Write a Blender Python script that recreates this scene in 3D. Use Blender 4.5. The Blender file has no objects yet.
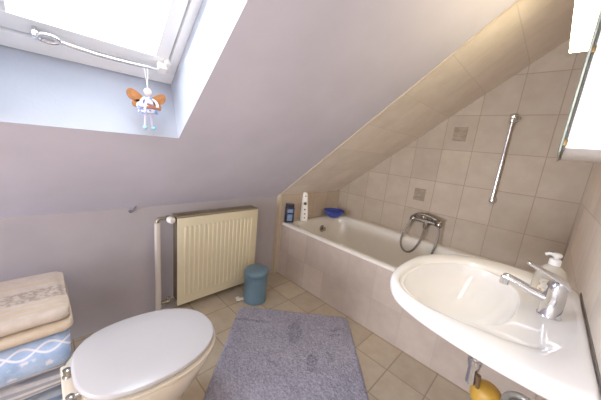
import bpy, bmesh, math, random
from mathutils import Vector, Matrix, noise as mnoise
random.seed(7)
S = bpy.context.scene
COL = S.collection
PI = math.pi

# ------------------------------------------------------------------ room figures (metres)
W = 1.80            # wall_right plane (X = 0 is the low wall, Z = 0 the floor, Y = 0 the tub front)
YB = 0.812          # tiled gable wall
YR = -4.80          # rear wall
HK = 0.7095         # height of the low wall
SL = 0.67496        # roof pitch
CS, SN = math.cos(SL), math.sin(SL)
TH = 0.48           # tub rim height
def slope(u, y, n=0.0):   # u up along the roof slope, n outwards through it
    return Vector((u*CS - n*SN, y, HK + u*SN + n*CS))

# ------------------------------------------------------------------ materials
def hexc(h):
    c = [int(h[i:i+2], 16)/255 for i in (0, 2, 4)] if isinstance(h, str) else [v/255 for v in h]
    return tuple((x/12.92 if x <= .04045 else ((x+.055)/1.055)**2.4) for x in c) + (1,)
class NT:
    def __init__(s, name):
        s.m = bpy.data.materials.new(name); s.m.use_nodes = True
        s.t = s.m.node_tree; s.n = s.t.nodes; s.l = s.t.links
        s.b = s.n['Principled BSDF']; s.out = s.n['Material Output']
        s._pos = None
    def node(s, typ, **kw):
        n = s.n.new(typ)
        for k, v in kw.items(): setattr(n, k, v)
        return n
    def put(s, v, sock):
        if hasattr(v, 'node'): s.l.new(v, sock)
        else: sock.default_value = v
    def math(s, op, a, b=0.0, c=None):
        n = s.node('ShaderNodeMath', operation=op); s.put(a, n.inputs[0]); s.put(b, n.inputs[1])
        if c is not None: s.put(c, n.inputs[2])
        return n.outputs[0]
    def pos(s):
        if s._pos is None: s._pos = s.node('ShaderNodeTexCoord').outputs['Object']
        return s._pos
    def axis(s, v):
        n = s.node('ShaderNodeVectorMath', operation='DOT_PRODUCT'); s.l.new(s.pos(), n.inputs[0]); n.inputs[1].default_value = v
        return n.outputs['Value']
    def noise(s, scale, detail=3, rough=.55, vec=None):
        n = s.node('ShaderNodeTexNoise'); n.inputs['Scale'].default_value = scale
        n.inputs['Detail'].default_value = detail; n.inputs['Roughness'].default_value = rough
        s.l.new(vec if vec is not None else s.pos(), n.inputs['Vector']); return n.outputs['Fac']
    def ramp(s, v, lo, hi, a=0.0, b=1.0):
        n = s.node('ShaderNodeMapRange'); s.put(v, n.inputs['Value'])
        n.inputs['From Min'].default_value = lo; n.inputs['From Max'].default_value = hi
        n.inputs['To Min'].default_value = a; n.inputs['To Max'].default_value = b
        return n.outputs['Result']
    def mix(s, f, a, b):
        n = s.node('ShaderNodeMix', data_type='RGBA'); s.put(f, n.inputs[0]); s.put(a, n.inputs[6]); s.put(b, n.inputs[7])
        return n.outputs[2]
    def bump(s, h, strength=.3, dist=.01):
        n = s.node('ShaderNodeBump'); n.inputs['Strength'].default_value = strength
        n.inputs['Distance'].default_value = dist; s.l.new(h, n.inputs['Height']); s.l.new(n.outputs[0], s.b.inputs['Normal'])
    def base(s, c, rough=.5, metal=0.0, spec=.5):
        s.put(c, s.b.inputs['Base Color']); s.put(rough, s.b.inputs['Roughness']); s.put(metal, s.b.inputs['Metallic'])
        s.b.inputs['Specular IOR Level'].default_value = spec

def plain(name, col, rough=.5, metal=0.0, spec=.5, var=.06, scale=14, bump=0.0, bscale=60, coat=0.0):
    t = NT(name); c = hexc(col)
    d = tuple(x*(1-var) for x in c[:3]) + (1,)
    t.base(t.mix(t.ramp(t.noise(scale), .35, .65), d, c), rough, metal, spec)
    if bump: t.bump(t.noise(bscale, 4), bump, .004)
    if coat: t.b.inputs['Coat Weight'].default_value = coat; t.b.inputs['Coat Roughness'].default_value = .05
    return t.m

def tiles(name, U, V, pu, pv, ou, ov, c0, c1, grout, g=.0035, rough=.35, var=.10, gw=.85, bump=.25, mscale=9):
    t = NT(name)
    a = t.math('DIVIDE', t.math('SUBTRACT', t.axis(U), ou), pu); b = t.math('DIVIDE', t.math('SUBTRACT', t.axis(V), ov), pv)
    fa, fb = t.math('FRACT', a), t.math('FRACT', b)
    ea = t.math('MULTIPLY', t.math('MINIMUM', fa, t.math('SUBTRACT', 1.0, fa)), pu)
    eb = t.math('MULTIPLY', t.math('MINIMUM', fb, t.math('SUBTRACT', 1.0, fb)), pv)
    e = t.math('MINIMUM', ea, eb)
    face = t.ramp(e, g*.45, g)
    cell = t.node('ShaderNodeCombineXYZ'); t.l.new(t.math('FLOOR', a), cell.inputs[0]); t.l.new(t.math('FLOOR', b), cell.inputs[1])
    wn = t.node('ShaderNodeTexWhiteNoise'); t.l.new(cell.outputs[0], wn.inputs['Vector'])
    mot = t.ramp(t.noise(mscale, 5, .62), .3, .7)
    col = t.mix(mot, hexc(c0), hexc(c1))
    hsv = t.node('ShaderNodeHueSaturation'); t.l.new(col, hsv.inputs['Color'])
    t.l.new(t.ramp(wn.outputs['Value'], 0, 1, 1-var, 1+var*.5), hsv.inputs['Value'])
    full = t.mix(face, hexc(grout), hsv.outputs[0])
    t.base(full, t.ramp(face, 0, 1, .9, rough+.15), 0, .22)
    t.bump(face, bump, .003)
    return t.m

M = {}
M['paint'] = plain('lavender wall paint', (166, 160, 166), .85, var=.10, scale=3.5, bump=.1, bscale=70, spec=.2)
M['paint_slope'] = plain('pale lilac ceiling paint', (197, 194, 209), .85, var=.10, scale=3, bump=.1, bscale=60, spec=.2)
M['reveal'] = plain('pale blue window reveal paint', (173, 179, 192), .8, var=.05, scale=6, bump=.2, bscale=90, spec=.2)
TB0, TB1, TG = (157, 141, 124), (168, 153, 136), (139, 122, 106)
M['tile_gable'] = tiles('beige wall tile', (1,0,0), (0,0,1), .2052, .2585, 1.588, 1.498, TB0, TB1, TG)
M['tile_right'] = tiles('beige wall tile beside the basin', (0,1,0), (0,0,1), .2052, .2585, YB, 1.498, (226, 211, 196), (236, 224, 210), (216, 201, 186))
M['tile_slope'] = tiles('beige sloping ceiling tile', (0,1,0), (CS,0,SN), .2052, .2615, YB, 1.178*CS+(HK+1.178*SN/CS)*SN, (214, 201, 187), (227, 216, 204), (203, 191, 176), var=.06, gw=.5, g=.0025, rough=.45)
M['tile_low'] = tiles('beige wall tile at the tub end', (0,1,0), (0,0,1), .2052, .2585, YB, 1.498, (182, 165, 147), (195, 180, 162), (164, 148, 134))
M['tile_apron'] = tiles('rosy beige apron tile', (1,0,0), (0,0,1), .2052, .2585, 1.588, .2225, (171, 155, 143), (183, 168, 155), (167, 152, 139), g=.003)
M['tile_floor'] = tiles('sand coloured floor tile', (1,0,0), (0,1,0), .2, .2, 1.428, -.002, (170, 154, 132), (183, 169, 148), (139, 124, 106), g=.0042, rough=.4, var=.12, mscale=14)
M['trim'] = plain('cream tile edging', (182, 165, 140), .5)
M['white_plastic'] = plain('white window plastic', 'f6f7f9', .35, var=.02)
M['ceramic'] = plain('white glazed ceramic', 'f7f6f4', .10, var=.01, coat=.6)
M['enamel'] = plain('white bath enamel', (222, 217, 208), .12, var=.02, coat=.5)
M['toilet_white'] = plain('white toilet ceramic', (212, 201, 182), .16, var=.02, coat=.5)  # cream tint puts warm light into the colour of white ceramic
M['lid'] = plain('white toilet seat plastic', (180, 178, 180), .25, var=.01)
M['chrome'] = plain('polished chrome', 'd9dadd', .10, 1.0, var=.03)
M['chrome_dark'] = plain('aged chrome', 'a29d97', .22, 1.0, var=.15, scale=60)
M['hose'] = plain('grey metal shower hose', '7d756d', .35, .8, var=.3, scale=220)
M['radiator'] = plain('cream radiator enamel', (212, 202, 170), .38, var=.03)
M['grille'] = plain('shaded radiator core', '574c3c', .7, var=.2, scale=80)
M['pipe'] = plain('off white painted pipe', (199, 190, 181), .45, var=.05)
M['brass'] = plain('dull valve metal', '8f8776', .35, .8, var=.2, scale=90)
M['bin'] = plain('grey blue painted metal', (85, 115, 134), .35, var=.05)
M['bin_dark'] = plain('dark grey plastic', '4a5157', .5)
M['mustard'] = plain('mustard yellow plastic', 'c0912f', .45, var=.10, scale=30)
M['brown'] = plain('dark brown plastic', '5d452a', .5)
M['grey_hose'] = plain('grey braided hose', 'b7b7b2', .4, .4, var=.3, scale=150)
M['navy'] = plain('dark navy plastic', '14182c', .3)
M['bowl_blue'] = plain('cobalt blue plastic', '2b3f9c', .2, var=.12)
M['steel_blue'] = plain('pale blue label', '7d9bd0', .4, var=.6, scale=90)
M['white_mat'] = plain('matt white plastic', 'e9e6e0', .45)
M['dark_dot'] = plain('dark grey rubber', '3c3a3e', .6)
M['cabinet'] = plain('bright white lacquer', 'fbfbfb', .3, var=.01)
M['gold'] = plain('brassy hinge metal', '6a5632', .4, .9)
M['glass_edge'] = plain('green tinted mirror edge', '8f988c', .25, .3, var=.3, scale=70)
M['stool'] = plain('pale pine wood', 'c9a878', .6, var=.2, scale=20)
M['taupe_accent'] = None

def mirror():
    t = NT('silvered mirror'); t.base(hexc('e8ecec'), .03, 1.0); return t.m
M['mirror'] = mirror()
def emis(name, col, k):
    t = NT(name); t.base(hexc(col), .5); t.put(hexc(col), t.b.inputs['Emission Color']); t.b.inputs['Emission Strength'].default_value = k; return t.m
M['lamp'] = emis('warm lit lamp diffuser', 'ffe9b8', 30)
def pane():
    t = NT('clear window glass')
    tr = t.node('ShaderNodeBsdfTransparent'); gl = t.node('ShaderNodeBsdfGlossy'); gl.inputs['Roughness'].default_value = .02
    fr = t.node('ShaderNodeFresnel'); fr.inputs['IOR'].default_value = 1.45
    mx = t.node('ShaderNodeMixShader'); t.l.new(fr.outputs[0], mx.inputs[0]); t.l.new(tr.outputs[0], mx.inputs[1]); t.l.new(gl.outputs[0], mx.inputs[2])
    t.l.new(mx.outputs[0], t.out.inputs['Surface']); return t.m
M['pane'] = pane()
def clear_plastic():
    t = NT('clear soap bottle plastic')
    tr = t.node('ShaderNodeBsdfTransparent'); tr.inputs[0].default_value = hexc('f4f0e6')
    t.base(hexc('e8e2d4'), .12)
    mx = t.node('ShaderNodeMixShader'); mx.inputs[0].default_value = .45
    t.l.new(tr.outputs[0], mx.inputs[1]); t.l.new(t.b.outputs[0], mx.inputs[2]); t.l.new(mx.outputs[0], t.out.inputs['Surface']); return t.m
M['clear'] = clear_plastic()
def accent():
    t = NT('embossed decor tile'); z = t.noise(28, 4)
    w = t.node('ShaderNodeTexWave', wave_type='BANDS', bands_direction='Z'); w.inputs['Scale'].default_value = 9; w.inputs['Distortion'].default_value = 9
    t.l.new(t.pos(), w.inputs['Vector'])
    c = t.mix(t.ramp(z, .35, .65), hexc((116, 98, 74)), hexc((136, 116, 91)))
    t.base(t.mix(t.ramp(t.math('MULTIPLY', w.outputs['Fac'], t.noise(40, 2)), .25, .6, 0, .7), c, hexc((96, 93, 88))), .5); t.bump(w.outputs['Fac'], .2, .003); return t.m
M['accent'] = accent()
RUG_PRINTS = ((.715, -.410, .66, -.75, .105, .042), (.94, -.505, .66, -.75, .065, .035), (.868, -.195, .5, .87, .055, .014), (.895, -.235, .5, .87, .05, .012), (.976, -.391, .9, -.4, .05, .014), (.43, -.60, .73, .69, .16, .012))
def rug_mat():
    t = NT('slate blue bath mat pile')
    fine = t.noise(95, 4, .85); mid = t.ramp(t.noise(14, 5, .75), .38, .64)
    x, y = t.axis((1,0,0)), t.axis((0,1,0)); wob = t.ramp(t.noise(22, 3), .3, .7, -.035, .035)
    press = None
    for cx, cy, ca, sa, la, lb in RUG_PRINTS:      # nap pressed flat where feet stood
        dx, dy = t.math('SUBTRACT', x, cx), t.math('SUBTRACT', y, cy)
        u = t.math('DIVIDE', t.math('ADD', t.math('MULTIPLY', dx, ca), t.math('MULTIPLY', dy, sa)), la)
        v = t.math('DIVIDE', t.math('SUBTRACT', t.math('MULTIPLY', dy, ca), t.math('MULTIPLY', dx, sa)), lb)
        d = t.math('ADD', t.math('SQRT', t.math('ADD', t.math('MULTIPLY', u, u), t.math('MULTIPLY', v, v))), t.math('MULTIPLY', wob, 9.0))
        k = t.ramp(d, .8, 1.05, 1, 0); press = k if press is None else t.math('MAXIMUM', press, k)
    c = t.mix(mid, hexc((172, 166, 190)), hexc((198, 192, 212)))
    c = t.mix(t.math('MULTIPLY', press, .6), c, hexc('585b78'))
    c = t.mix(t.ramp(fine, .36, .64), t.mix(.50, c, hexc('3e405c')), t.mix(.5, c, hexc('dfe0f0')))
    t.base(c, .95, 0, .1); t.bump(fine, 1.0, .02); return t.m
M['rug'] = rug_mat()
def towel_base(t):
    f = t.noise(520, 2, .8); t.bump(f, .5, .003); return f
def cream_towel(name, a, b, x0, x1, xs=()):
    t = NT(name); f = towel_base(t); x = t.axis((1,0,0)); z = t.axis((0,0,1))
    c = t.mix(t.ramp(t.noise(35, 3), .35, .65), hexc(a), hexc(b))
    band = t.math('MULTIPLY', t.ramp(x, x0, x0+.006), t.ramp(x, x1, x1+.006, 1, 0))
    v = t.node('ShaderNodeTexVoronoi', feature='DISTANCE_TO_EDGE'); v.inputs['Scale'].default_value = 34; t.l.new(t.pos(), v.inputs['Vector'])
    pat = t.math('MULTIPLY', band, t.ramp(t.math('ADD', t.math('MULTIPLY', v.outputs['Distance'], .45), t.math('MULTIPLY', t.noise(85, 3, .7), .8)), .38, .52, .8, .10))
    c = t.mix(pat, c, hexc('85786c'))
    for q in xs:
        d = t.math('ABSOLUTE', t.math('SUBTRACT', x, q)); c = t.mix(t.ramp(d, .004, .008, .45, 0), c, hexc('c0a678'))
    t.base(c, .95, 0, .1); return t.m
M['towel_cream'] = cream_towel('cream towel with taupe border', (180, 165, 152), (191, 178, 165), .440, .520, (.40, .545, .572, .595))
M['towel_sand'] = cream_towel('sand coloured towel', (187, 168, 144), (199, 183, 163), 5, 6, (.45, .53))
def blue_towel():
    t = NT('light blue towel with white pattern'); towel_base(t)
    y, z = t.axis((0,1,0)), t.axis((0,0,1))
    zz = t.math('ADD', z, t.math('MULTIPLY', t.math('SUBTRACT', t.axis((1,0,0)), .62), -.6))
    c = t.mix(t.ramp(t.noise(30, 4), .35, .65), hexc('8ba6cf'), hexc('a6bde0'))
    wv = t.math('MULTIPLY', t.math('SINE', t.math('MULTIPLY', y, 52.0)), .017)
    for sgn in (1, -1):
        d = t.math('ABSOLUTE', t.math('SUBTRACT', t.math('SUBTRACT', zz, .437), t.math('MULTIPLY', wv, sgn)))
        c = t.mix(t.ramp(d, .0025, .0055, .85, 0), c, hexc('e4e2ea'))
    vo = t.node('ShaderNodeTexVoronoi'); vo.inputs['Scale'].default_value = 30; t.l.new(t.pos(), vo.inputs['Vector'])
    fl = t.ramp(t.math('ADD', vo.outputs['Distance'], t.math('MULTIPLY', t.noise(120, 2), .5)), .50, .66, .8, 0)
    low = t.math('MULTIPLY', t.ramp(zz, .408, .415, 1, 0), t.ramp(zz, .36, .366))
    c = t.mix(t.math('MULTIPLY', fl, low), c, hexc('e6e4ea'))
    c = t.mix(t.ramp(zz, .352, .358, .8, 0), c, hexc('d9d8de'))
    t.base(c, .95, 0, .1); return t.m
M['towel_blue'] = blue_towel()
def striped(name, a, b, k):
    t = NT(name); towel_base(t); z = t.axis((.12,.05,1))
    s = t.ramp(t.math('SINE', t.math('MULTIPLY', z, k)), -.1, .5)
    c = t.mix(s, hexc(a), hexc(b)); c = t.mix(t.ramp(t.noise(90, 3), .3, .7, 0, .35), c, hexc('8a90a0'))
    t.base(c, .95, 0, .1); return t.m
M['towel_grey'] = striped('grey towel with pale stripes', '8f8f97', 'c9c6c8', 420)
M['towel_denim'] = striped('denim blue striped towel', '5d7596', 'a9b4c4', 300)
M['dress'] = None
def dress():
    t = NT('blue and white checked fabric'); w = t.noise(55, 2)
    t.base(t.mix(t.ramp(w, .48, .54), hexc('7d97dd'), hexc('e6e9f8')), .9); return t.m
M['dress'] = dress()
M['wing'] = plain('orange brown felt', 'b9743c', .9, var=.35, scale=60)
M['doll_skin'] = plain('pale doll cloth', 'ead9cf', .9)
M['doll_leg'] = plain('pale lilac doll stocking', 'c6c1da', .9)
M['shoe'] = plain('turquoise doll shoe', '84c3d6', .7)
M['string'] = plain('pale cotton string', 'd6d2cc', .9)
M['wood'] = plain('reddish brown wood', '9a5f39', .7, var=.3, scale=50)

# ------------------------------------------------------------------ mesh helpers
def vmap(bm, pts): return [bm.verts.new(p) for p in pts]
def box(bm, x0, x1, y0, y1, z0, z1, bev=0.0, seg=2, xf=None):
    t = bmesh.new()
    v = [t.verts.new((x, y, z)) for x in (x0, x1) for y in (y0, y1) for z in (z0, z1)]
    for f in ((0,1,3,2), (4,6,7,5), (0,4,5,1), (2,3,7,6), (0,2,6,4), (1,5,7,3)): t.faces.new([v[i] for i in f])
    if bev: bmesh.ops.bevel(t, geom=t.edges[:], offset=bev, segments=seg, profile=.6, affect='EDGES')
    if xf is not None: bmesh.ops.transform(t, matrix=xf, verts=t.verts)
    merge(bm, t)
def merge(bm, t):
    m = bpy.data.meshes.new('tmp'); t.to_mesh(m); t.free(); bm.from_mesh(m); bpy.data.meshes.remove(m)
def loft(bm, rings, closed=True, cap0=True, cap1=True):
    R = [[bm.verts.new(p) for p in r] for r in rings]; n = len(R[0])
    for a, b in zip(R, R[1:]):
        for i in range(n if closed else n-1):
            j = (i+1) % n; bm.faces.new((a[i], a[j], b[j], b[i]))
    if cap0: bm.faces.new(list(reversed(R[0])))
    if cap1: bm.faces.new(R[-1])
def catmull(pts, n, closed=False):
    P = [Vector(p) for p in pts]; out = []; m = len(P); segs = m if closed else m-1
    for k in range(n if closed else n+1):
        t = k/n*segs; i = min(int(t), segs-1); f = t-i
        g = (lambda j: P[j % m]) if closed else (lambda j: P[max(0, min(m-1, j))])
        a, b, c, d = g(i-1), g(i), g(i+1), g(i+2)
        out.append(.5*((2*b)+(c-a)*f+(2*a-5*b+4*c-d)*f*f+(3*b-3*c+d-a)*f**3))
    return out
def tube(bm, pts, r, n=12, caps=True):
    P = [Vector(p) for p in pts]; rings = []; up = None
    for i, p in enumerate(P):
        d = (P[min(i+1, len(P)-1)] - P[max(i-1, 0)]).normalized()
        if up is None:
            up = d.orthogonal().normalized()
        up = (up - d*up.dot(d)).normalized(); s = d.cross(up)
        rr = r[i] if isinstance(r, (list, tuple)) else r
        rings.append([p + (up*math.cos(a)+s*math.sin(a))*rr for a in (2*PI*k/n for k in range(n))])
    loft(bm, rings, True, caps, caps)
def lathe(bm, prof, org, ax=(0,0,1), n=32, cap0=True, cap1=True, sx=1.0, sy=1.0):
    ax = Vector(ax).normalized(); u = ax.orthogonal().normalized()
    if abs(ax.z) > .99: u = Vector((1,0,0))
    v = ax.cross(u); o = Vector(org)
    loft(bm, [[o + ax*z + (u*math.cos(a)*sx + v*math.sin(a)*sy)*r for a in (2*PI*k/n for k in range(n))] for r, z in prof], True, cap0, cap1)
def ball(bm, c, r, seg=16, sc=(1,1,1)):
    t = bmesh.new(); bmesh.ops.create_uvsphere(t, u_segments=seg, v_segments=max(6, seg//2), radius=1)
    bmesh.ops.transform(t, matrix=Matrix.Translation(c) @ Matrix.Diagonal((r*sc[0], r*sc[1], r*sc[2], 1)), verts=t.verts); merge(bm, t)
def build(name, fill, mat, parent=None, smooth=True, angle=38, sub=0):
    bm = bmesh.new(); fill(bm)
    bmesh.ops.remove_doubles(bm, verts=bm.verts, dist=1e-6)
    bmesh.ops.recalc_face_normals(bm, faces=bm.faces)
    me = bpy.data.meshes.new(name); bm.to_mesh(me); bm.free()
    for m in (mat if isinstance(mat, (list, tuple)) else [mat]): me.materials.append(m)
    if smooth:
        me.polygons.foreach_set('use_smooth', [True]*len(me.polygons)); me.set_sharp_from_angle(angle=math.radians(angle))
    o = bpy.data.objects.new(name, me); COL.objects.link(o)
    if parent: adopt(o, parent)
    if sub:
        md = o.modifiers.new('subdivision', 'SUBSURF'); md.levels = md.render_levels = sub
    return o
def adopt(o, parent):
    o.parent = parent
    o.matrix_parent_inverse = Matrix.Translation(-parent.location)   # meshes are built in room coordinates
def tag(o, label, cat, group=None):
    o['label'] = label; o['category'] = cat
    if group: o['group'] = group
    return o
def thing(name, label, cat, loc, group=None):
    o = bpy.data.objects.new(name, None); o.location = loc; o.empty_display_size = .05; COL.objects.link(o)
    return tag(o, label, cat, group)
def struct(name, fill, mat, parent=None, smooth=False):
    o = build(name, fill, mat, parent, smooth)
    if not parent: o['kind'] = 'structure'
    return o
def face(bm, pts, mi=0):
    f = bm.faces.new([bm.verts.new(p) for p in pts]); f.material_index = mi; return f

# ------------------------------------------------------------------ the room
TK = .08
struct('floor', lambda b: box(b, -TK, W+TK, YR-TK, YB+TK, -TK, 0), M['tile_floor'])
struct('wall_left', lambda b: box(b, -TK, 0, YR-TK, -.034, 0, HK+.02), M['paint'])
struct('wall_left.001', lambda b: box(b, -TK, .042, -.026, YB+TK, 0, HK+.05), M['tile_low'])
UT = W/CS                                             # slope length up to the right wall
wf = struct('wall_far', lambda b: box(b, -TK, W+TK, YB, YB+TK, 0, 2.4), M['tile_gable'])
struct('wall_right', lambda b: box(b, W, W+TK, YR-TK, YB+TK, 0, 2.4), M['tile_right'])
struct('wall_rear', lambda b: box(b, -TK, W+TK, YR-TK, YR, 0, 2.4), M['paint'])
# painted roof slope with the window opening
WY0, WY1, WU0, WU1 = -1.575, -1.048, .666, 1.56
def slope_fill(bm):
    t = .03
    us = [-.06, WU0, WU1, UT+.08]; ys = [YR-TK, WY0, WY1, -.026]
    for n in (0.0, t):
        for i in range(3):
            for j in range(3):
                if i == 1 and j == 1: continue
                face(bm, [slope(us[i], ys[j], n), slope(us[i+1], ys[j], n), slope(us[i+1], ys[j+1], n), slope(us[i], ys[j+1], n)])
ceil = struct('ceiling', slope_fill, M['paint_slope'])
def tslope_fill(bm):
    t = bmesh.new(); P = [slope(u, y, n) for u in (-.06, UT+.08) for y in (-.026, YB+TK) for n in (-.006, .05)]
    v = [t.verts.new(p) for p in P]
    for f in ((0,1,3,2), (4,6,7,5), (0,4,5,1), (2,3,7,6), (0,2,6,4), (1,5,7,3)): t.faces.new([v[i] for i in f])
    merge(bm, t)
struct('ceiling.001', tslope_fill, M['tile_slope'])
# cream bead between paint and tile, up the slope and down the low wall
def bead(bm):
    tube(bm, [slope(.0, -.028, -.003), slope(UT, -.028, -.003)], .0045, 8)
    box(bm, -.01, .043, -.035, -.0255, 0, HK+.03, .002)
struct('trim_1', bead, M['trim'], smooth=True)
# opening reveals: depth .225 through the roof, bottom face leaning as photographed
ND = .225
UI0 = .7345
def reveal_fill(bm):
    a = lambda y: slope(WU0, y, 0); b = lambda y: slope(UI0, y, ND+.02); c = lambda y: slope(WU1, y, 0); d = lambda y: slope(WU1-.03, y, ND+.02)
    face(bm, [a(WY0), a(WY1), b(WY1), b(WY0)])
    face(bm, [a(WY1), c(WY1), d(WY1), b(WY1)])
    face(bm, [a(WY0), b(WY0), d(WY0), c(WY0)])
    face(bm, [c(WY0), d(WY0), d(WY1), c(WY1)])
rv = build('window_reveal', reveal_fill, M['reveal'], ceil, smooth=False)

# ------------------------------------------------------------------ roof window
def sbox(bm, u0, u1, y0, y1, n0, n1, bev=.003):
    m = Matrix(((CS, 0, -SN, 0), (0, 1, 0, 0), (SN, 0, CS, HK), (0, 0, 0, 1)))
    box(bm, u0, u1, y0, y1, n0, n1, bev, 2, m)
win = bpy.data.objects.new('window_1', None); win.location = slope(UI0, -1.31, ND); COL.objects.link(win); win['kind'] = 'structure'
UO1 = WU1 - .03
def frame_fill(bm):
    w = .030
    sbox(bm, UI0, UI0+.052, WY0, WY1, ND-.004, ND+.09); sbox(bm, UO1-w, UO1, WY0, WY1, ND-.004, ND+.09)
    sbox(bm, UI0, UO1, WY0, WY0+w, ND-.002, ND+.09); sbox(bm, UI0, UO1, WY1-w, WY1, ND-.002, ND+.09)
build('frame', frame_fill, M['white_plastic'], win)
def sash_fill(bm):
    u0, u1, y0, y1 = UI0+.060, UO1-.036, WY0+.036, WY1-.036; w = .046
    sbox(bm, u0, u0+.05, y0, y1, ND+.002, ND+.07); sbox(bm, u1-w, u1, y0, y1, ND+.002, ND+.07)
    sbox(bm, u0, u1, y0, y0+w, ND+.004, ND+.07); sbox(bm, u0, u1, y1-w, y1, ND+.004, ND+.07)
build('sash', sash_fill, M['white_plastic'], win)
def seal_fill(bm):
    u0, u1, y0, y1 = UI0+.052, UO1-.03, WY0+.03, WY1-.03; w = .009
    sbox(bm, u0, u0+w, y0, y1, ND+.02, ND+.06, 0); sbox(bm, u1-w, u1, y0, y1, ND+.02, ND+.06, 0)
    sbox(bm, u0, u1, y0, y0+w, ND+.02, ND+.06, 0); sbox(bm, u0, u1, y1-w, y1, ND+.02, ND+.06, 0)
build('seal', seal_fill, plain('grey rubber seal', '8c9096', .7), win)
build('pane', lambda b: face(b, [slope(UI0+.10, WY0+.07, ND+.04), slope(UO1-.07, WY0+.07, ND+.04), slope(UO1-.07, WY1-.07, ND+.04), slope(UI0+.10, WY1-.07, ND+.04)]), M['pane'], win)
# opening bar with a ring pull
UH, NH = .8185, .198
def bar_fill(bm):
    pts = catmull([slope(UH, -1.40, NH), slope(UH-.001, -1.30, NH-.012), slope(UH-.004, -1.20, NH-.008), slope(UH-.004, -1.115, NH)], 16)
    tube(bm, pts, .0055, 10)
build('opening_bar', bar_fill, M['chrome'], win)
def ring_fill(bm):
    c = slope(UH+.002, -1.415, NH-.002)
    pts = [c + Vector((0, math.cos(a)*.024, 0)) + (slope(1,0)-slope(0,0))*math.sin(a)*.013 for a in (2*PI*k/24 for k in range(25))]
    tube(bm, pts, .0048, 8, caps=False)
    sbox(bm, UH-.008, UH+.008, -1.448, -1.436, NH-.006, ND+.01, .002)
build('ring_pull', ring_fill, M['chrome'], win)
def brk_fill(bm):
    sbox(bm, UH-.016, UH+.012, -1.122, -1.092, NH-.008, ND+.012, .004)
    sbox(bm, UH-.006, UH+.03, -1.100, -1.082, NH+.002, ND+.012, .003)
build('bar_bracket', brk_fill, M['white_mat'], win)

# accent tiles on the gable wall
for (x, z) in ((1.0745, 1.362), (.869, .850)):
    def acc(bm, x=x, z=z):
        box(bm, x-.046, x+.046, YB-.003, YB+.002, z-.052, z+.052, .0012, 1)
    build('decor_tile', acc, M['accent'], wf)

# small dark hook where slope meets the low wall
hk = tag(build('wall_hook', lambda b: (tube(b, catmull([(.0, -1.118, .690), (.010, -1.112, .692), (.016, -1.104, .706), (.022, -1.094, .722)], 10), .0042, 8), lathe(b, [(.010, 0), (.010, .004), (.004, .006)], (0, -1.118, .690), (1,0,0), 14)), plain('dark grey hook', '4f5260', .5)),
         'tiny dark hook where the sloped ceiling meets the low wall, left of radiator', 'hook')

# ------------------------------------------------------------------ bathtub
tub = thing('bathtub', 'white built-in bathtub with beige tiled front under the sloped ceiling', 'bathtub', (.9, .4, 0))
def rrect(x0, x1, y0, y1, r, z, n=8):
    out = []
    for cx, cy, a0 in ((x1-r, y1-r, 0), (x0+r, y1-r, PI/2), (x0+r, y0+r, PI), (x1-r, y0+r, 1.5*PI)):
        for k in range(n+1):
            a = a0 + PI/2*k/n; out.append((cx+r*math.cos(a), cy+r*math.sin(a), z))
    return out
def tub_fill(bm):
    x0, x1, y0, y1 = .044, W-.004, .004, YB-.006
    rings = [rrect(x0+.004, x1-.004, y0+.008, y1-.004, .006, TH-.024),
             rrect(x0, x1, y0, y1, .008, TH-.020), rrect(x0, x1, y0, y1, .010, TH-.006), rrect(x0+.005, x1-.005, y0+.005, y1-.004, .012, TH),
             rrect(x0+.065, x1-.08, y0+.045, y1-.062, .12, TH), rrect(x0+.075, x1-.09, y0+.058, y1-.070, .12, TH-.006),
             rrect(x0+.090, x1-.10, y0+.064, y1-.076, .13, TH-.03), rrect(x0+.120, x1-.20, y0+.085, y1-.095, .14, TH-.22),
             rrect(x0+.17, x1-.32, y0+.105, y1-.115, .14, TH-.35), rrect(x0+.22, x1-.38, y0+.15, y1-.16, .12, TH-.395), rrect(x0+.35, x1-.6, y0+.27, y1-.28, .08, TH-.402)]
    loft(bm, rings, True, False, True)
build('tub', tub_fill, M['enamel'], tub, angle=50)
build('tiled_apron', lambda b: box(b, .043, W-.002, .007, .040, 0, TH-.017), M['tile_apron'], tub, smooth=False)
ov = Vector((.150, .445, .385))
build('overflow_knob', lambda b: (lathe(b, [(.034, 0), (.034, .006), (.026, .012), (.012, .014), (.012, .026), (.020, .028), (.020, .036), (.014, .039)], ov, (1, 0, .15), 24),), M['chrome_dark'], tub)
build('sealant_strip', lambda b: (box(b, .043, W-.004, YB-.012, YB-.001, TH-.003, TH+.005, .002), box(b, .0425, .052, .006, YB-.002, TH-.003, TH+.005, .002)), M['trim'], tub)

# ------------------------------------------------------------------ radiator
rad = thing('radiator', 'cream ribbed panel radiator hung on the low lavender wall', 'radiator', (.07, -.6, .06))
RY0, RY1, RZ0, RZ1, RX = -.905, -.318, .065, .660, .125
def panel_fill(bm):
    pts = []; z0, z1 = RZ0+.055, RZ1-.06
    box(bm, RX-.011, RX-.004, RY0, RY1, RZ0, RZ1-.010, .003)
    n = 17; p = (RY1-RY0-.07)/n
    for k in range(n):
        y = RY0+.035+p*(k+.5)
        loft(bm, [[(RX-.006, y-p*.34, z), (RX+.0005, y-p*.20, z), (RX+.0005, y+p*.20, z), (RX-.006, y+p*.34, z)] if 0 < i < 3 else
                  [(RX-.006, y-p*.34, z), (RX-.0055, y-p*.20, z), (RX-.0055, y+p*.20, z), (RX-.006, y+p*.34, z)] for i, z in enumerate((z0, z0+.018, z1-.018, z1))], True, True, True)
build('front_panel', panel_fill, M['radiator'], rad, angle=20)
build('back_panel', lambda b: box(b, .030, .042, RY0+.004, RY1-.004, RZ0+.005, RZ1-.008, .004), M['radiator'], rad)
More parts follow.
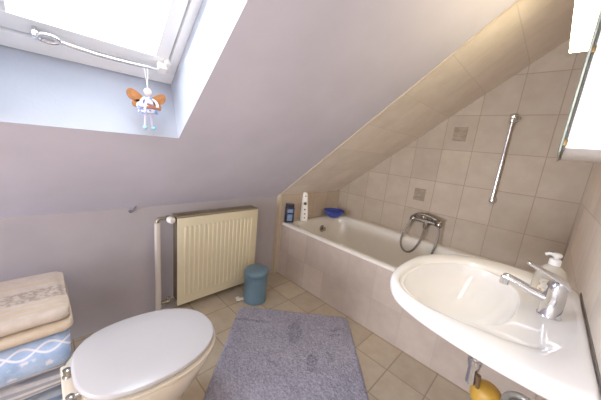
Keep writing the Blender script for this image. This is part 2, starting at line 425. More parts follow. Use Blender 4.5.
def fins(bm):
    n = 46
    for k in range(n):
        y = RY0+.004+(RY1-RY0-.008)*k/(n-1)
        box(bm, .043, RX-.012, y-.0015, y+.0015, RZ0+.03, RZ1-.02)
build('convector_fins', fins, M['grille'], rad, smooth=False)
def grille_fill(bm):
    n = 40
    box(bm, .030, .040, RY0, RY1, RZ1-.012, RZ1+.002, .002); box(bm, RX-.024, RX-.013, RY0, RY1, RZ1-.012, RZ1+.002, .002)
    for k in range(n):
        y = RY0+.006+(RY1-RY0-.012)*k/(n-1); box(bm, .038, RX-.02, y-.0028, y+.0028, RZ1-.012, RZ1)
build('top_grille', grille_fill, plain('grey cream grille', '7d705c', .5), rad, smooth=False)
for y in (RY0+.12, RY1-.12):
    build('wall_bracket', lambda b: box(b, 0, .031, y-.015, y+.015, RZ0+.1, RZ1-.06, .002), M['radiator'], rad)
build('riser_pipe', lambda b: (box(b, .045, .078, -1.012, -.984, .0, .622, .008, 3),), M['pipe'], rad)
def valve_top(bm):
    tube(bm, catmull([(.062, -1.0, .600), (.063, -.995, .640), (.066, -.965, .645), (.068, -.90, .640)], 14), .011, 12)
    lathe(bm, [(.015, 0), (.017, .004), (.017, .02), (.013, .024)], (.066, -.955, .644), (0,1,0), 16)
vt = build('valve', valve_top, M['brass'], rad)
vk = build('valve_knob', lambda b: lathe(b, [(.012, 0), (.020, .006), (.020, .034), (.016, .040), (.008, .042)], (.078, -.938, .640), (1, .15, 0), 20), M['white_mat'], rad)
def valve_bot(bm):
    tube(bm, catmull([(.062, -1.0, .09), (.064, -.985, .088), (.068, -.95, .086), (.07, -.895, .086)], 12), .011, 12)
    lathe(bm, [(.016, 0), (.018, .004), (.018, .022), (.014, .026)], (.068, -.955, .087), (0,1,0), 16)
    lathe(bm, [(.010, 0), (.013, .004), (.013, .02), (.008, .024)], (.068, -.94, .094), (0,0,1), 14)
build('valve', valve_bot, M['brass'], rad)

# ------------------------------------------------------------------ pedal bin
bc = Vector((.268, -.404, 0))
pb = thing('pedal_bin', 'grey blue round pedal bin on the floor beside the radiator', 'bin', bc)
build('bin_body', lambda b: lathe(b, [(.078, 0.0), (.085, .004), (.085, .012), (.083, .016), (.083, .200), (.086, .203), (.086, .210), (.080, .212)], bc, n=40), M['bin'], pb)
build('bin_lid', lambda b: lathe(b, [(.084, .212), (.0875, .214), (.0875, .236), (.084, .243), (.073, .251), (.048, .258), (.020, .261), (.001, .2615)], bc, n=40), M['bin'], pb)
build('lid_hinge', lambda b: box(b, -.02, .02, -.012, .012, .18, .240, .004, xf=Matrix.Translation(bc+Vector((-.062, .066, 0))) @ Matrix.Rotation(PI*.25, 4, 'Z')), M['bin_dark'], pb)
def pedal(bm):
    xf = Matrix.Translation(bc + Vector((-.034, -.062, 0))) @ Matrix.Rotation(math.radians(-22), 4, 'Z')
    box(bm, -.012, .012, -.045, .012, .010, .016, .002, xf=xf); box(bm, -.022, .022, -.065, -.04, .012, .022, .003, xf=xf)
build('pedal', pedal, M['white_mat'], pb)

# ------------------------------------------------------------------ bath mat
def mat_fill(bm):
    d1 = Vector((.557, .525, 0)).normalized(); d2 = Vector((.70, -.714, 0)).normalized()
    o = Vector((.283, -.540, 0)); L1, L2 = .765, .90; n1, n2 = 150, 176; r = .045
    def warp(s, t):      # rounded corners
        x, y = s*L1, t*L2
        cx, cy = min(max(x, r), L1-r), min(max(y, r), L2-r)
        dx, dy = x-cx, y-cy; m = max(abs(dx), abs(dy)); l = math.hypot(dx, dy)
        if l > 1e-9 and dx and dy: k = m/l; dx, dy = dx*k, dy*k
        return cx+dx, cy+dy
    V = []
    for i in range(n1+1):
        row = []
        for j in range(n2+1):
            x, y = warp(i/n1, j/n2); p = o + d1*x + d2*y
            e = min(i, n1-i, j, n2-j); h = .016*min(1, (e/3.0))**.5 if e else .001
            if e: h += .0045*mnoise.noise(p*95) + .003*mnoise.noise(p*25)
            p = p + Vector((.003*mnoise.noise(p*30+Vector((3,0,0))), .003*mnoise.noise(p*30), max(h, .001))); row.append(bm.verts.new(p))
        V.append(row)
    for i in range(n1):
        for j in range(n2): bm.faces.new((V[i][j], V[i+1][j], V[i+1][j+1], V[i][j+1]))
mt = tag(build('bath_mat', mat_fill, M['rug'], angle=80), 'fluffy slate blue bath mat lying diagonally on the tiled floor', 'bath mat')

# ------------------------------------------------------------------ toilet
tc = Vector((.785, -1.24, 0))
to = thing('toilet', 'white floor standing toilet with its lid closed', 'toilet', tc)
def egg(hw, y0, y1, z, n=56, cx=.770, flat=.0):   # hw half width, rear y0, front y1; widest a little behind the middle
    out = []; ym = y0 + (y1-y0)*.47; hw *= .862
    for k in range(n):
        a = 2*PI*k/n; c, s = math.cos(a), math.sin(a)
        if s >= 0: x, y = hw*math.copysign(abs(c)**.92, c), ym + (y1-ym)*s**.96
        else: x, y = hw*math.copysign(abs(c)**(.92-flat*.5), c), ym + (y0-ym)*abs(s)**(.96-flat*.35)
        out.append((cx+x+.04*(y+1.24), y, z))
    return out
def pan(bm):
    r = [egg(.125, -1.44, -1.14, .0), egg(.128, -1.445, -1.135, .02), egg(.118, -1.445, -1.14, .06), egg(.118, -1.45, -1.13, .14), egg(.140, -1.45, -1.105, .22),
         egg(.176, -1.455, -1.062, .28), egg(.198, -1.46, -1.036, .335, flat=.3), egg(.206, -1.462, -1.024, .362, flat=.5), egg(.206, -1.462, -1.024, .378, flat=.5), egg(.200, -1.46, -1.03, .383, flat=.5),
         egg(.150, -1.37, -1.09, .386), egg(.140, -1.36, -1.10, .375), egg(.11, -1.32, -1.13, .28), egg(.05, -1.27, -1.19, .20)]
    loft(bm, r)
build('pan', pan, M['toilet_white'], to)
build('seat', lambda b: loft(b, [egg(.188, -1.425, -1.036, .384, flat=.4), egg(.194, -1.43, -1.028, .3855, flat=.4), egg(.209, -1.434, -1.013, .388, flat=.4), egg(.211, -1.434, -1.011, .393, flat=.4), egg(.209, -1.434, -1.013, .3985, flat=.4), egg(.192, -1.425, -1.034, .4005, flat=.4)]), M['toilet_white'], to)
build('lid', lambda b: loft(b, [egg(.186, -1.430, -1.040, .4015, flat=.4), egg(.190, -1.43, -1.036, .404, flat=.4), egg(.203, -1.438, -1.021, .4065, flat=.4), egg(.2055, -1.439, -1.018, .411, flat=.4), egg(.2055, -1.439, -1.018, .417, flat=.4), egg(.203, -1.436, -1.021, .4215, flat=.4), egg(.198, -1.430, -1.027, .4235, flat=.4), egg(.12, -1.35, -1.11, .4255), egg(.04, -1.27, -1.20, .426)]), M['lid'], to)
for sx in (-1, 1):
    build('hinge', lambda b: (lathe(b, [(.012, .386), (.013, .389), (.009, .393), (.009, .408), (.0105, .412), (.006, .415)], (tc.x+.002+sx*.055, -1.447, 0), n=18), tube(b, [(tc.x+.002+sx*.055, -1.447, .404), (tc.x+.002+sx*.055, -1.418, .404)], .007, 10)), M['chrome_dark'], to)
build('rear_deck', lambda b: box(b, tc.x-.112, tc.x+.105, -1.462, -1.40, .335, .387, .008, 3), M['toilet_white'], to)

# ------------------------------------------------------------------ washbasin
C0 = Vector((1.50, -.455, 0))
ba = thing('washbasin', 'white ceramic washbasin mounted on the right wall', 'washbasin', (1.72, -.455, .70))
N = 120
def ring(pts, z, n=N):
    return [Vector((p[0], p[1], z)) for p in catmull([(x, y, 0) for x, y in pts], n, True)]
def scale_ring(r, k, z, c=C0, cl=W-.002):
    return [Vector((min(c.x+(p.x-c.x)*k, cl), c.y+(p.y-c.y)*k, z)) for p in r]
def contour(tip, near, wall, far, z): return ring([tip]+near+[wall]+list(reversed(far)), z)
OUT = contour((1.304,-.475), [(1.308,-.565),(1.330,-.650),(1.378,-.718),(1.45,-.757),(1.53,-.780),(1.62,-.795),(1.71,-.80),(1.775,-.795),(1.798,-.775),(1.798,-.62)], (1.798,-.45),
              [(1.310,-.375),(1.333,-.285),(1.380,-.20),(1.44,-.138),(1.52,-.088),(1.60,-.072),(1.70,-.085),(1.765,-.118),(1.798,-.16),(1.798,-.30)], .745)
INN = contour((1.340,-.50), [(1.343,-.58),(1.360,-.645),(1.405,-.698),(1.47,-.722),(1.545,-.718),(1.62,-.706),(1.69,-.685),(1.74,-.635),(1.763,-.55),(1.772,-.48)], (1.775,-.42),
              [(1.346,-.42),(1.366,-.36),(1.405,-.295),(1.465,-.232),(1.53,-.215),(1.60,-.215),(1.68,-.225),(1.74,-.255),(1.765,-.30),(1.773,-.36)], .742)
BOW = contour((1.350,-.50), [(1.353,-.575),(1.370,-.635),(1.415,-.685),(1.475,-.710),(1.54,-.702),(1.59,-.672),(1.625,-.63),(1.643,-.58),(1.651,-.53),(1.654,-.48)], (1.655,-.44),
              [(1.356,-.425),(1.374,-.37),(1.412,-.305),(1.467,-.245),(1.525,-.232),(1.575,-.25),(1.612,-.285),(1.635,-.32),(1.647,-.36),(1.653,-.40)], .73)
def zset(r, z): return [Vector((p.x, p.y, z)) for p in r]
def lerp(a, b, t, z): return [Vector((p.x+(q.x-p.x)*t, p.y+(q.y-p.y)*t, z)) for p, q in zip(a, b)]
def basin(bm):
    bc = [Vector((1.505, -.53, 0))]*N
    R = [scale_ring(OUT, .25, .583, C0+Vector((.05,0,0))), scale_ring(OUT, .45, .606, C0+Vector((.05,0,0))), scale_ring(OUT, .62, .646, C0+Vector((.05,0,0))), scale_ring(OUT, .80, .690, C0+Vector((.04,0,0))),
         scale_ring(OUT, .945, .700), scale_ring(OUT, .985, .709), scale_ring(OUT, 1.0, .720), scale_ring(OUT, 1.0, .730), scale_ring(OUT, .992, .740), lerp(OUT, INN, .22, .7455), lerp(OUT, INN, .7, .7465), lerp(OUT, INN, .92, .744),
         zset(INN, .739), lerp(INN, BOW, .25, .733), lerp(INN, BOW, .90, .7335), lerp(INN, BOW, .97, .7335), zset(BOW, .7325), lerp(BOW, bc, .008, .729), lerp(BOW, bc, .035, .706), lerp(BOW, bc, .13, .684), lerp(BOW, bc, .27, .652), lerp(BOW, bc, .47, .627), lerp(BOW, bc, .72, .614), lerp(BOW, bc, .93, .610)]
    loft(bm, R)
build('basin', basin, M['ceramic'], ba, angle=70)
build('drain_cover', lambda b: lathe(b, [(.028, .608), (.030, .611), (.028, .615), (.018, .616), (.004, .618)], (1.505, -.53, 0), n=28), M['chrome'], ba)
build('wall_sealant', lambda b: box(b, W-.0028, W, -.76, -.17, .742, .7485, .001), plain('dark grey joint', '6b655f', .7), ba)

# tap
fa = thing('basin_mixer_tap', 'chrome single lever mixer tap standing on the washbasin', 'tap', (1.722, -.437, .731))
fx, fy = 1.722, -.437
def tapbody(bm):
    lathe(bm, [(.027, .731), (.028, .735), (.0255, .739), (.0245, .79), (.0235, .822), (.022, .832), (.016, .838)], (fx, fy, 0), n=32)
build('tap_body', tapbody, M['chrome'], fa)
def spout(bm):
    P = catmull([(fx-.005, fy, .782), (fx-.04, fy, .786), (fx-.08, fy, .798), (fx-.112, fy, .806), (fx-.124, fy, .803)], 18)
    rings = []
    for i, p in enumerate(P):
        t = i/18; w = .0185-.005*t; h = .0135-.0035*t
        rings.append([p+Vector((0, math.cos(a)*w, math.sin(a)*h)) for a in (2*PI*k/18 for k in range(18))])
    loft(bm, rings)
sp = build('spout', spout, M['chrome'], fa)
build('aerator', lambda b: lathe(b, [(.0125, 0), (.013, .003), (.0125, .022), (.008, .024)], (fx-.116, fy, .782), n=20), M['chrome'], sp)
def lever(bm):
    P = catmull([(fx+.024, fy, .830), (fx+.008, fy, .841), (fx-.025, fy, .855), (fx-.055, fy, .865), (fx-.078, fy, .872)], 14); rings = []
    for i, p in enumerate(P):
        t = i/14; w = .0265-.0125*t; h = .0095-.005*t
        if i == 0: w, h = .017, .006
        if i == 14: w, h = .009, .003
        rings.append([p+Vector((0, math.cos(a)*w, math.sin(a)*h)) for a in (2*PI*k/18 for k in range(18))])
    loft(bm, rings)
build('lever', lever, M['chrome'], fa)

# soap dispenser
sx_, sy_ = 1.710, -.272
SZ = .732
so = thing('soap_dispenser', 'clear pump soap bottle with white pump behind the tap', 'soap bottle', (sx_, sy_, SZ))
def oval(bm, prof, c0=True, c1=True, n=36):
    r2 = math.sqrt(.5); rings = []
    for w, d, z in prof:
        rings.append([Vector((sx_ + r2*(w*math.cos(a)) - r2*d*math.sin(a), sy_ + r2*(w*math.cos(a)) + r2*d*math.sin(a), z)) for a in (2*PI*k/n for k in range(n))])
    loft(bm, rings, True, c0, c1)
build('bottle', lambda b: oval(b, [(.044, .020, SZ), (.050, .026, SZ+.004), (.052, .028, SZ+.03), (.052, .028, SZ+.066), (.047, .026, SZ+.084), (.034, .022, SZ+.100), (.018, .016, SZ+.110), (.0135, .0135, SZ+.114), (.0125, .0125, SZ+.120)]), M['clear'], so)
build('liquid_soap', lambda b: oval(b, [(.043, .018, SZ+.003), (.048, .024, SZ+.007), (.050, .026, SZ+.040)]), plain('pale amber liquid soap', 'd9c091', .2), so)
def sl_label(bm):
    r2 = math.sqrt(.5); rows = []
    for z in (SZ+.024, SZ+.066):
        rows.append([Vector((sx_ + r2*.0525*math.cos(a) - r2*.0285*math.sin(a), sy_ + r2*.0525*math.cos(a) + r2*.0285*math.sin(a), z)) for a in (PI*1.15+PI*.7*k/14 for k in range(15))])
    loft(bm, rows, closed=False, cap0=False, cap1=False)
def soap_label():
    t = NT('pale label with amber print'); t.base(t.mix(t.ramp(t.noise(70, 2), .48, .56), hexc('e9e4d8'), hexc('c29b55')), .5); return t.m
build('label', sl_label, soap_label(), so)
pm = build('pump', lambda b: (lathe(b, [(.0155, SZ+.112), (.0155, SZ+.130), (.011, SZ+.133), (.006, SZ+.134), (.006, SZ+.142)], (sx_, sy_, 0), n=20),
        lathe(b, [(.0115, SZ+.140), (.013, SZ+.143), (.013, SZ+.149), (.009, SZ+.152)], (sx_, sy_, 0), n=20), tube(b, [(sx_, sy_, SZ+.146), (sx_-.020, sy_-.004, SZ+.146), (sx_-.028, sy_-.006, SZ+.141)], .005, 10)), M['white_mat'], so)

# trap below the basin
tr = thing('sink_trap', 'chrome and mustard yellow sink trap with grey hose below the washbasin', 'sink trap', (1.585, -.45, .40))
build('tail_pipe', lambda b: (tube(b, [(1.590, -.452, .575), (1.593, -.452, .40)], .0165, 16), lathe(b, [(.021, .47), (.022, .474), (.022, .49), (.018, .494)], (1.591, -.452, 0), n=20)), M['chrome'], tr)
tcx, tcy = 1.640, -.435
build('trap_cup', lambda b: lathe(b, [(.022, .335), (.038, .345), (.044, .36), (.045, .382), (.041, .398), (.030, .408), (.010, .412)], (tcx, tcy, 0), n=32), M['mustard'], tr)
build('clamp_screw', lambda b: tube(b, [(1.616, -.462, .40), (1.610, -.468, .45)], [.006, .008], 10), M['brown'], tr)
def coil(bm):
    P = [(1.684, -.44, .375), (1.690, -.455, .40)]
    for k in range(0, 31):
        a = -2.2 + 2*PI*2.0*k/30; P.append((1.718+.040*math.cos(a)+.0008*k, -.462+.036*math.sin(a), .432-.0012*k+.010*math.sin(a)))
    P += [(1.775, -.45, .37), (1.798, -.45, .365)]
    tube(bm, catmull(P, 110), .0105, 10)
build('waste_hose', coil, M['grey_hose'], tr)

# ------------------------------------------------------------------ mirror cabinet with lamp canopy
mc = thing('mirror_cabinet', 'white mirror cabinet with lit canopy high on the right wall', 'mirror cabinet', (1.73, -.28, 1.2))
CY0, CY1, CZ0, CZ1 = -.62, .04, 1.20, 1.625
build('cabinet_body', lambda b: box(b, 1.6500, W, CY0, CY1, CZ0, CZ1, .002), M['cabinet'], mc)
md = build('mirror_door', lambda b: box(b, 1.6400, 1.6450, CY0-.004, CY1+.004, CZ0-.010, CZ1-.008, .0012, 1), M['glass_edge'], mc)
build('mirror_face', lambda b: face(b, [(1.6398, CY0-.001, CZ0-.006), (1.6398, CY1+.001, CZ0-.006), (1.6398, CY1+.001, CZ1-.012), (1.6398, CY0-.001, CZ1-.012)]), M['mirror'], md, smooth=False)
build('door_backing', lambda b: box(b, 1.6452, 1.6498, CY0+.004, CY1-.004, CZ0-.004, CZ1-.012, .001), plain('grey door backing', '56544c', .6), md)
for z in (CZ0+.012, CZ0+.205, CZ0+.285):
    build('hinge', lambda b: box(b, 1.6448, 1.6512, CY0-.002, CY0+.012, z-.007, z+.007, .001), M['gold'], md)
lc = build('light_canopy', lambda b: box(b, 1.586, W, CY0, CY1+.02, CZ1, CZ1+.05, .004), M['cabinet'], mc)
build('light_diffuser', lambda b: box(b, 1.583, 1.6365, CY0+.004, CY1+.018, CZ1-.010, CZ1+.040, .004), M['lamp'], lc)

# ------------------------------------------------------------------ grab rail on the gable wall
gx, gy = 1.374, YB-.045
gr = thing('shower_rail', 'chrome upright shower rail on the beige tiled wall', 'shower rail', (gx, YB, .9))
build('rail', lambda b: tube(b, [(gx, gy, .895), (gx, gy, 1.50)], .0095, 14), M['chrome'], gr)
for z in (.912, 1.482):
    build('mount', lambda b: (lathe(b, [(.024, 0), (.024, .008), (.016, .014), (.013, .045), (.017, .052), (.017, .060), (.010, .064)], (gx, YB, z), (0,-1,0), 24),), M['chrome'], gr)
build('slider', lambda b: (lathe(b, [(.016, -.022), (.019, -.018), (.019, .018), (.016, .022)], (gx, gy, 1.462), n=20), lathe(b, [(.014, 0), (.016, .004), (.016, .022), (.010, .026)], (gx+.012, gy-.01, 1.462), (.8,-.6,0), 18)), M['chrome'], gr)

# ------------------------------------------------------------------ bath mixer and hand shower
bx = thing('bath_mixer', 'chrome bath mixer with hose loop on the wall above the tub', 'bath mixer', (.98, YB, .65))
my = YB-.062
build('mixer_body', lambda b: (tube(b, [(.90, my, .650), (1.06, my, .650)], .019, 16), lathe(b, [(.016, -.045), (.018, -.03), (.018, .012), (.014, .016)], (.985, my-.004, .635), n=16)), M['chrome_dark'], bx)
for x in (.925, 1.035):
    build('wall_union', lambda b: lathe(b, [(.030, 0), (.030, .006), (.020, .012), (.013, .016), (.013, .05)], (x, YB, .650), (0,-1,0), 22), M['chrome_dark'], bx)
for x, s in ((.90, -1), (1.06, 1)):
    build('knob', lambda b: lathe(b, [(.017, 0), (.025, .006), (.028, .014), (.028, .034), (.022, .042), (.010, .045)], (x, my, .650), (s,0,0), 10), M['chrome_dark'], bx)
build('cradle', lambda b: (tube(b, [(.985, my, .662), (.985, my-.005, .692)], .008, 10), tube(b, catmull([(.965, my-.012, .70), (.972, my-.004, .690), (.998, my-.004, .690), (1.005, my-.012, .70)], 8), .006, 8)), M['chrome_dark'], bx)
def hoseloop(bm):
    tube(bm, catmull([(.885, my-.012, .668), (.862, my-.022, .610), (.838, my-.040, .530), (.828, my-.052, .460), (.842, my-.060, .400), (.885, my-.064, .366), (.932, my-.060, .382), (.966, my-.05, .445), (.984, my-.03, .530), (.986, my-.006, .592)], 44), .0085, 10)
build('hose', hoseloop, M['hose'], bx)
build('second_hose', lambda b: tube(b, catmull([(1.075, my-.012, .640), (1.098, my-.020, .610), (1.104, my-.036, .540), (1.098, my-.05, .47), (1.090, my-.06, .40)], 24), .0085, 10), M['hose'], bx)  # a second hose hanging from the right end of the mixer
hs = thing('hand_shower', 'grey hand shower lying across the top of the bath mixer', 'hand shower', (.985, my-.012, .70))
def hand(bm):
    P = catmull([(.880, my-.014, .672), (.905, my-.014, .695), (.96, my-.012, .706), (1.02, my-.012, .696), (1.065, my-.012, .684)], 18)
    tube(bm, P, [.009+.004*(i/18) for i in range(19)], 12)
build('handle', hand, M['chrome_dark'], hs)
build('spray_head', lambda b: lathe(b, [(.012, 0), (.022, .008), (.032, .020), (.033, .028), (.028, .031)], (1.075, my-.014, .690), (.35, -.25, -.9), 24), M['chrome_dark'], hs)

# ------------------------------------------------------------------ bottles and bowl on the tub rim
g0 = Vector((.075, .058, TH))
sg = thing('shower_gel_bottle', 'small dark navy shower gel bottle on the tub rim corner', 'bottle', g0)
XG = Matrix.Translation(g0) @ Matrix.Rotation(math.radians(-28), 4, 'Z')
def rb(bm, w, d, z0, z1, r=.010):
    box(bm, -d, d, -w, w, z0-TH, z1-TH, r, 3, xf=XG)
build('bottle', lambda b: rb(b, .040, .020, TH, TH+.140), M['navy'], sg)
build('cap', lambda b: rb(b, .035, .018, TH+.138, TH+.172, .005), M['navy'], sg)
build('label', lambda b: (box(b, .0194, .0212, -.022, .022, .022, .078, .0008, 1, xf=XG), box(b, .0194, .0212, -.026, .026, .094, .124, .0008, 1, xf=XG)), M['steel_blue'], sg)
h0 = Vector((.100, .225, TH))
lw = thing('shampoo_bottle', 'tall slim white bottle with dark marks leaning on the tub end wall', 'bottle', h0)
XL = Matrix.Translation(h0) @ Matrix.Rotation(math.radians(-8), 4, 'Y') @ Matrix.Rotation(math.radians(-5), 4, 'X') @ Matrix.Rotation(math.radians(-46), 4, 'Z')
def slim(bm):
    rings = []
    for z, w, d in ((0, .028, .015), (.004, .034, .019), (.06, .036, .020), (.14, .031, .018), (.20, .026, .015), (.250, .023, .012), (.262, .015, .008)):
        rings.append([XL @ Vector((math.copysign(abs(math.cos(a))**.7, math.cos(a))*d, math.copysign(abs(math.sin(a))**.7, math.sin(a))*w, z)) for a in (2*PI*k/24 for k in range(24))])
    loft(bm, rings)
build('bottle', slim, M['white_mat'], lw)
for k, (z, r) in enumerate(((.228, .008), (.160, .015), (.105, .008), (.066, .0095), (.030, .007))):
    def mk(bm, z=z, r=r):
        d = .0145 + (.0045 if z < .2 else -.002)
        p = XL @ Vector((d-.001, .004, z)); ax = (XL.to_3x3() @ Vector((1, 0, .02)))
        lathe(bm, [(r, -.006), (r, .0012), (r*.6, .002)], p, ax, 12)
    build('mark', mk, M['dark_dot'], lw)
w0 = Vector((.150, .612, TH))
bl = tag(build('plastic_bowl', lambda b: lathe(b, [(.040, .0), (.052, .003), (.075, .022), (.098, .052), (.104, .070), (.106, .073), (.102, .073), (.095, .056), (.070, .026), (.045, .010), (.010, .008)], w0, n=36), M['bowl_blue']),
         'cobalt blue bowl on the far corner of the tub rim', 'bowl'); 

# ------------------------------------------------------------------ folded towels on a low stool
def towel(name, x0, x1, y0, y1, z0, layers, th, mat, seed, label, group=None, lean=0.0):
    """one towel folded back and forth: a thick serpentine sheet whose folds face +X"""
    gap = .0012; r = th/2
    path = []
    for k in range(layers):
        zc = z0 + r + k*(th+gap)
        xa, xb = (x0+r, x1-r)
        seq = [xb, xa] if k % 2 else [xa, xb]
        for i in range(9):
            t = i/8; path.append((seq[0]+(seq[1]-seq[0])*t, zc))
        if k < layers-1:
            xe = seq[1]; sgn = 1 if k % 2 == 0 else -1
            for i in range(1, 6):
                a = -PI/2 + PI*i/6; rr = (th+gap)/2
                path.append((xe+sgn*(rr+.004)*math.cos(a), zc+rr+rr*math.sin(a)))
    def fill(bm):
        ny = 16; rings = []
        L, Rr = [], []
        for i, (x, z) in enumerate(path):
            a = path[max(0, i-1)]; c = path[min(len(path)-1, i+1)]; dx, dz = c[0]-a[0], c[1]-a[1]; l = math.hypot(dx, dz)
            nx, nz = -dz/l*r*.98, dx/l*r*.98; L.append((x+nx, z+nz)); Rr.append((x-nx, z-nz))
        sec = L + list(reversed(Rr))
        ts = [0, .012, .03, .06] + [.1+.8*k/9 for k in range(10)] + [.93, .955, .975, .99, 1.0]
        for j, t in enumerate(ts):
            y = y0+(y1-y0)*t; dd = (y1-y0)*min(t, 1-t); rc = .028
            ins = 0 if dd > rc else rc - math.sqrt(max(0, rc*rc-(rc-dd)**2))
            kx = 1-2*ins/(x1-x0); xm = (x0+x1)/2; e = min(t, 1-t)*16
            row = []
            for x, z in sec:
                p = Vector((x, y, z)); q = Vector((seed*3.1, 0, 0))
                w = mnoise.noise(p*9+q); w2 = mnoise.noise(p*28+q)
                pz = p.z + (.0016*w2 if p.z > z0+.002 else 0) + lean*(p.x-x0)
                if e < .5:
                    tgt = z0 + (math.floor((p.z-z0)/(th+gap)) + .5)*(th+gap); pz = pz + (tgt-pz)*.35
                row.append(Vector((xm+(p.x-xm)*kx+.004*w, p.y+.005*mnoise.noise(Vector((x*6, z*40, seed+j*.02))), pz)))
            rings.append(row)
        loft(bm, rings)
    o = build(name, fill, mat, None, angle=60)
    o['label'] = label; o['category'] = 'towel'; o['group'] = 'folded towels stacked beside the toilet'
    return o
TY0, TY1 = -1.86, -1.425
st = thing('stool', 'low pine stool carrying the folded towels beside the toilet', 'stool', (.36, -1.64, 0))
build('stool_top', lambda b: box(b, .15, .57, -1.84, -1.44, .135, .160, .005), M['stool'], st)
for x in (.18, .54):
    for y in (-1.81, -1.47):
        build('leg', lambda b: box(b, x-.016, x+.016, y-.016, y+.016, 0, .136, .003), M['stool'], st)
towel('bath_towel', .10, .585, TY0, TY1-.02, .161, 3, .0305, M['towel_denim'], 1, 'denim blue striped towel at the bottom of the towel stack')
towel('bath_towel', .10, .60, TY0, TY1-.012, .2575, 3, .0280, M['towel_grey'], 2, 'grey striped towel under the patterned light blue towel')
towel('bath_towel', .10, .62, TY0, TY1-.004, .3465, 2, .0620, M['towel_blue'], 3, 'light blue towel with white diamond and flower pattern in the towel stack')
towel('bath_towel', .29, .625, TY0, TY1+.006, .4745, 2, .0180, M['towel_sand'], 4, 'plain sand coloured towel second from the top of the stack')
towel('bath_towel', .31, .615, TY0, TY1, .5140, 2, .0200, M['towel_cream'], 5, 'cream towel with taupe floral border on top of the stack')

# ------------------------------------------------------------------ fairy ornament on the window bar
ax_, ay = .545, -1.165
an = thing('fairy_ornament', 'small hanging fairy doll with orange brown wings below the window', 'ornament', (ax_, ay, 1.15))
def quad_leaf(bm, c, d, up, L, wd, th=.004):
    pts = []
    for k in range(20):
        a = 2*PI*k/20; pts.append((math.cos(a)*.5+.5, math.sin(a)))
    c = Vector(c); d = Vector(d).normalized(); up = Vector(up); nrm = d.cross(up).normalized()
    r = [[c + d*(x*L) + up*(y*wd*(.55+.45*x)) + nrm*s for x, y in pts] for s in (-th, th)]
    loft(bm, r)
for s in (-1, 1):
    build('wing', lambda b: (quad_leaf(b, (ax_-.012, ay+s*.010, 1.252), (0, s*.96, .30), (0, 0, 1), .056, .024), quad_leaf(b, (ax_-.012, ay+s*.008, 1.240), (0, s*.9, -.15), (0, 0, 1), .040, .017)), M['wing'], an)
build('dress', lambda b: (lathe(b, [(.009, 1.264), (.014, 1.258), (.016, 1.245), (.021, 1.232), (.030, 1.218), (.034, 1.208), (.030, 1.206)], (ax_, ay, 0), n=20, sx=.6), ball(b, (ax_+.004, ay-.024, 1.228), .015, 12), ball(b, (ax_+.004, ay-.012, 1.214), .014, 12)), M['dress'], an)
for s in (-1, 1):
    build('arm', lambda b: tube(b, catmull([(ax_+.004, ay+s*.013, 1.256), (ax_+.012, ay+s*.024, 1.246), (ax_+.020, ay+s*.026, 1.232), (ax_+.024, ay+s*.016, 1.226)], 8), .0045, 8), M['doll_skin'], an)
    lg = build('leg', lambda b: tube(b, catmull([(ax_+.002, ay+s*.009, 1.212), (ax_+.004, ay+s*.010, 1.19), (ax_+.006, ay+s*.012, 1.160)], 6), .0045, 8), M['doll_leg'], an)
    build('shoe', lambda b: ball(b, (ax_+.012, ay+s*.014, 1.154), .010, 12, (1.3, .75, .62)), M['shoe'], lg)
hd = build('head', lambda b: (ball(b, (ax_+.002, ay, 1.277), .0125, 14, (.9, .95, 1.05)), tube(b, [(ax_, ay, 1.262), (ax_, ay, 1.27)], .004, 8)), M['doll_skin'], an)
build('hair', lambda b: ball(b, (ax_-.003, ay, 1.281), .0128, 14, (.9, 1.05, .95)), plain('pale doll hair', 'd5c9c0', .9), hd)
build('basket', lambda b: (box(b, ax_+.020, ax_+.032, ay-.012, ay+.034, 1.220, 1.229, .003), tube(b, [(ax_+.026, ay-.010, 1.236), (ax_+.026, ay+.034, 1.222)], .004, 8)), M['wood'], an)
hb = slope(UH-.004, ay, NH-.006)
build('hanging_string', lambda b: (tube(b, [(ax_, ay, 1.288), (hb.x+.001, ay-.004, hb.z)], .0012, 6), tube(b, [(ax_, ay, 1.288), (hb.x+.001, ay+.008, hb.z)], .0012, 6)), M['string'], an)

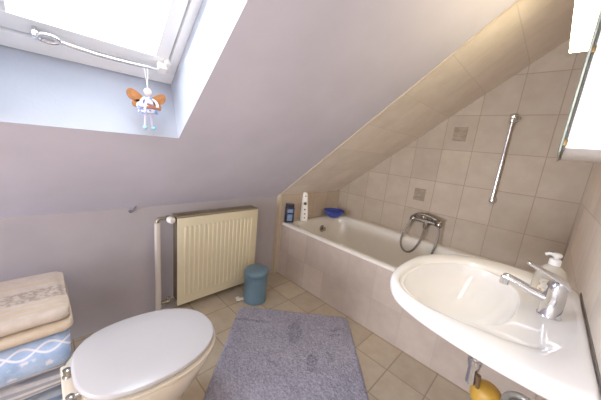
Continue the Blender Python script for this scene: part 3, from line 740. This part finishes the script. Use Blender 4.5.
# ------------------------------------------------------------------ camera
cam = bpy.data.cameras.new('camera'); co = bpy.data.objects.new('camera', cam); COL.objects.link(co)
fwd = Vector((-0.6779281, 0.70710658, -0.20103178)); rgt = Vector((0.7035069, 0.70337963, 0.10166188)); upv = Vector((-0.21328744, 0.0725078, 0.97429517))
m = Matrix((rgt, upv, -fwd)).transposed().to_4x4(); m.translation = Vector((1.64564, -1.45871, 1.14073))
co.matrix_world = m
cam.sensor_width = 36; cam.lens = 15.2947; cam.clip_start = .02
S.camera = co

# ------------------------------------------------------------------ light
wd = bpy.data.worlds.new('overcast sky'); S.world = wd; wd.use_nodes = True
bg = wd.node_tree.nodes['Background']; bg.inputs[0].default_value = (.86, .92, 1.0, 1); bg.inputs[1].default_value = 5.0
def lamp(name, kind, loc, aim, energy, col, size=.5, sy=None):
    l = bpy.data.lights.new(name, kind); l.energy = energy; l.color = col
    o = bpy.data.objects.new(name, l); COL.objects.link(o); o.location = loc
    o.rotation_euler = (Vector(aim)-Vector(loc)).to_track_quat('-Z', 'Y').to_euler()
    if kind == 'AREA':
        l.size = size
        if sy: l.shape = 'RECTANGLE'; l.size_y = sy
    if kind == 'POINT': l.shadow_soft_size = size
    return o, l
sun = Vector((1, 1.95, -.56)).normalized()
o, l = lamp('sun', 'SUN', slope(1, -2.5, 1), slope(1, -2.5, 1)+sun, 14.0, (1, .97, .92)); l.angle = .01
# daylight entering by the roof window
c = slope((UI0+UO1)/2, (WY0+WY1)/2, ND+.12)
o, l = lamp('window_daylight', 'AREA', c, slope((UI0+UO1)/2, (WY0+WY1)/2, 0), 16, (.80, .89, 1.0), .45, .7)
o.rotation_euler = Matrix(((0, -CS, -SN), (1, 0, 0), (0, -SN, CS))).to_euler()
# added fill lights behind the camera
lamp('upper_fill_point', 'POINT', (1.62, -2.35, 1.70), (1, 0, 0), 24, (1, .95, .90), .2)
lamp('rear_fill_area', 'AREA', (.80, YR+.05, .72), (.95, 0, .85), 156, (.94, .97, 1.05), 1.2, 1.1)

# ------------------------------------------------------------------ colour
S.view_settings.view_transform = 'Standard'
S.view_settings.look = 'None'
S.view_settings.exposure = -.29
S.view_settings.gamma = 1.22
S.cycles.use_denoising = True
S.cycles.max_bounces = 10; S.cycles.diffuse_bounces = 6; S.cycles.caustics_reflective = False; S.cycles.caustics_refractive = False
S.cycles.sample_clamp_indirect = 4
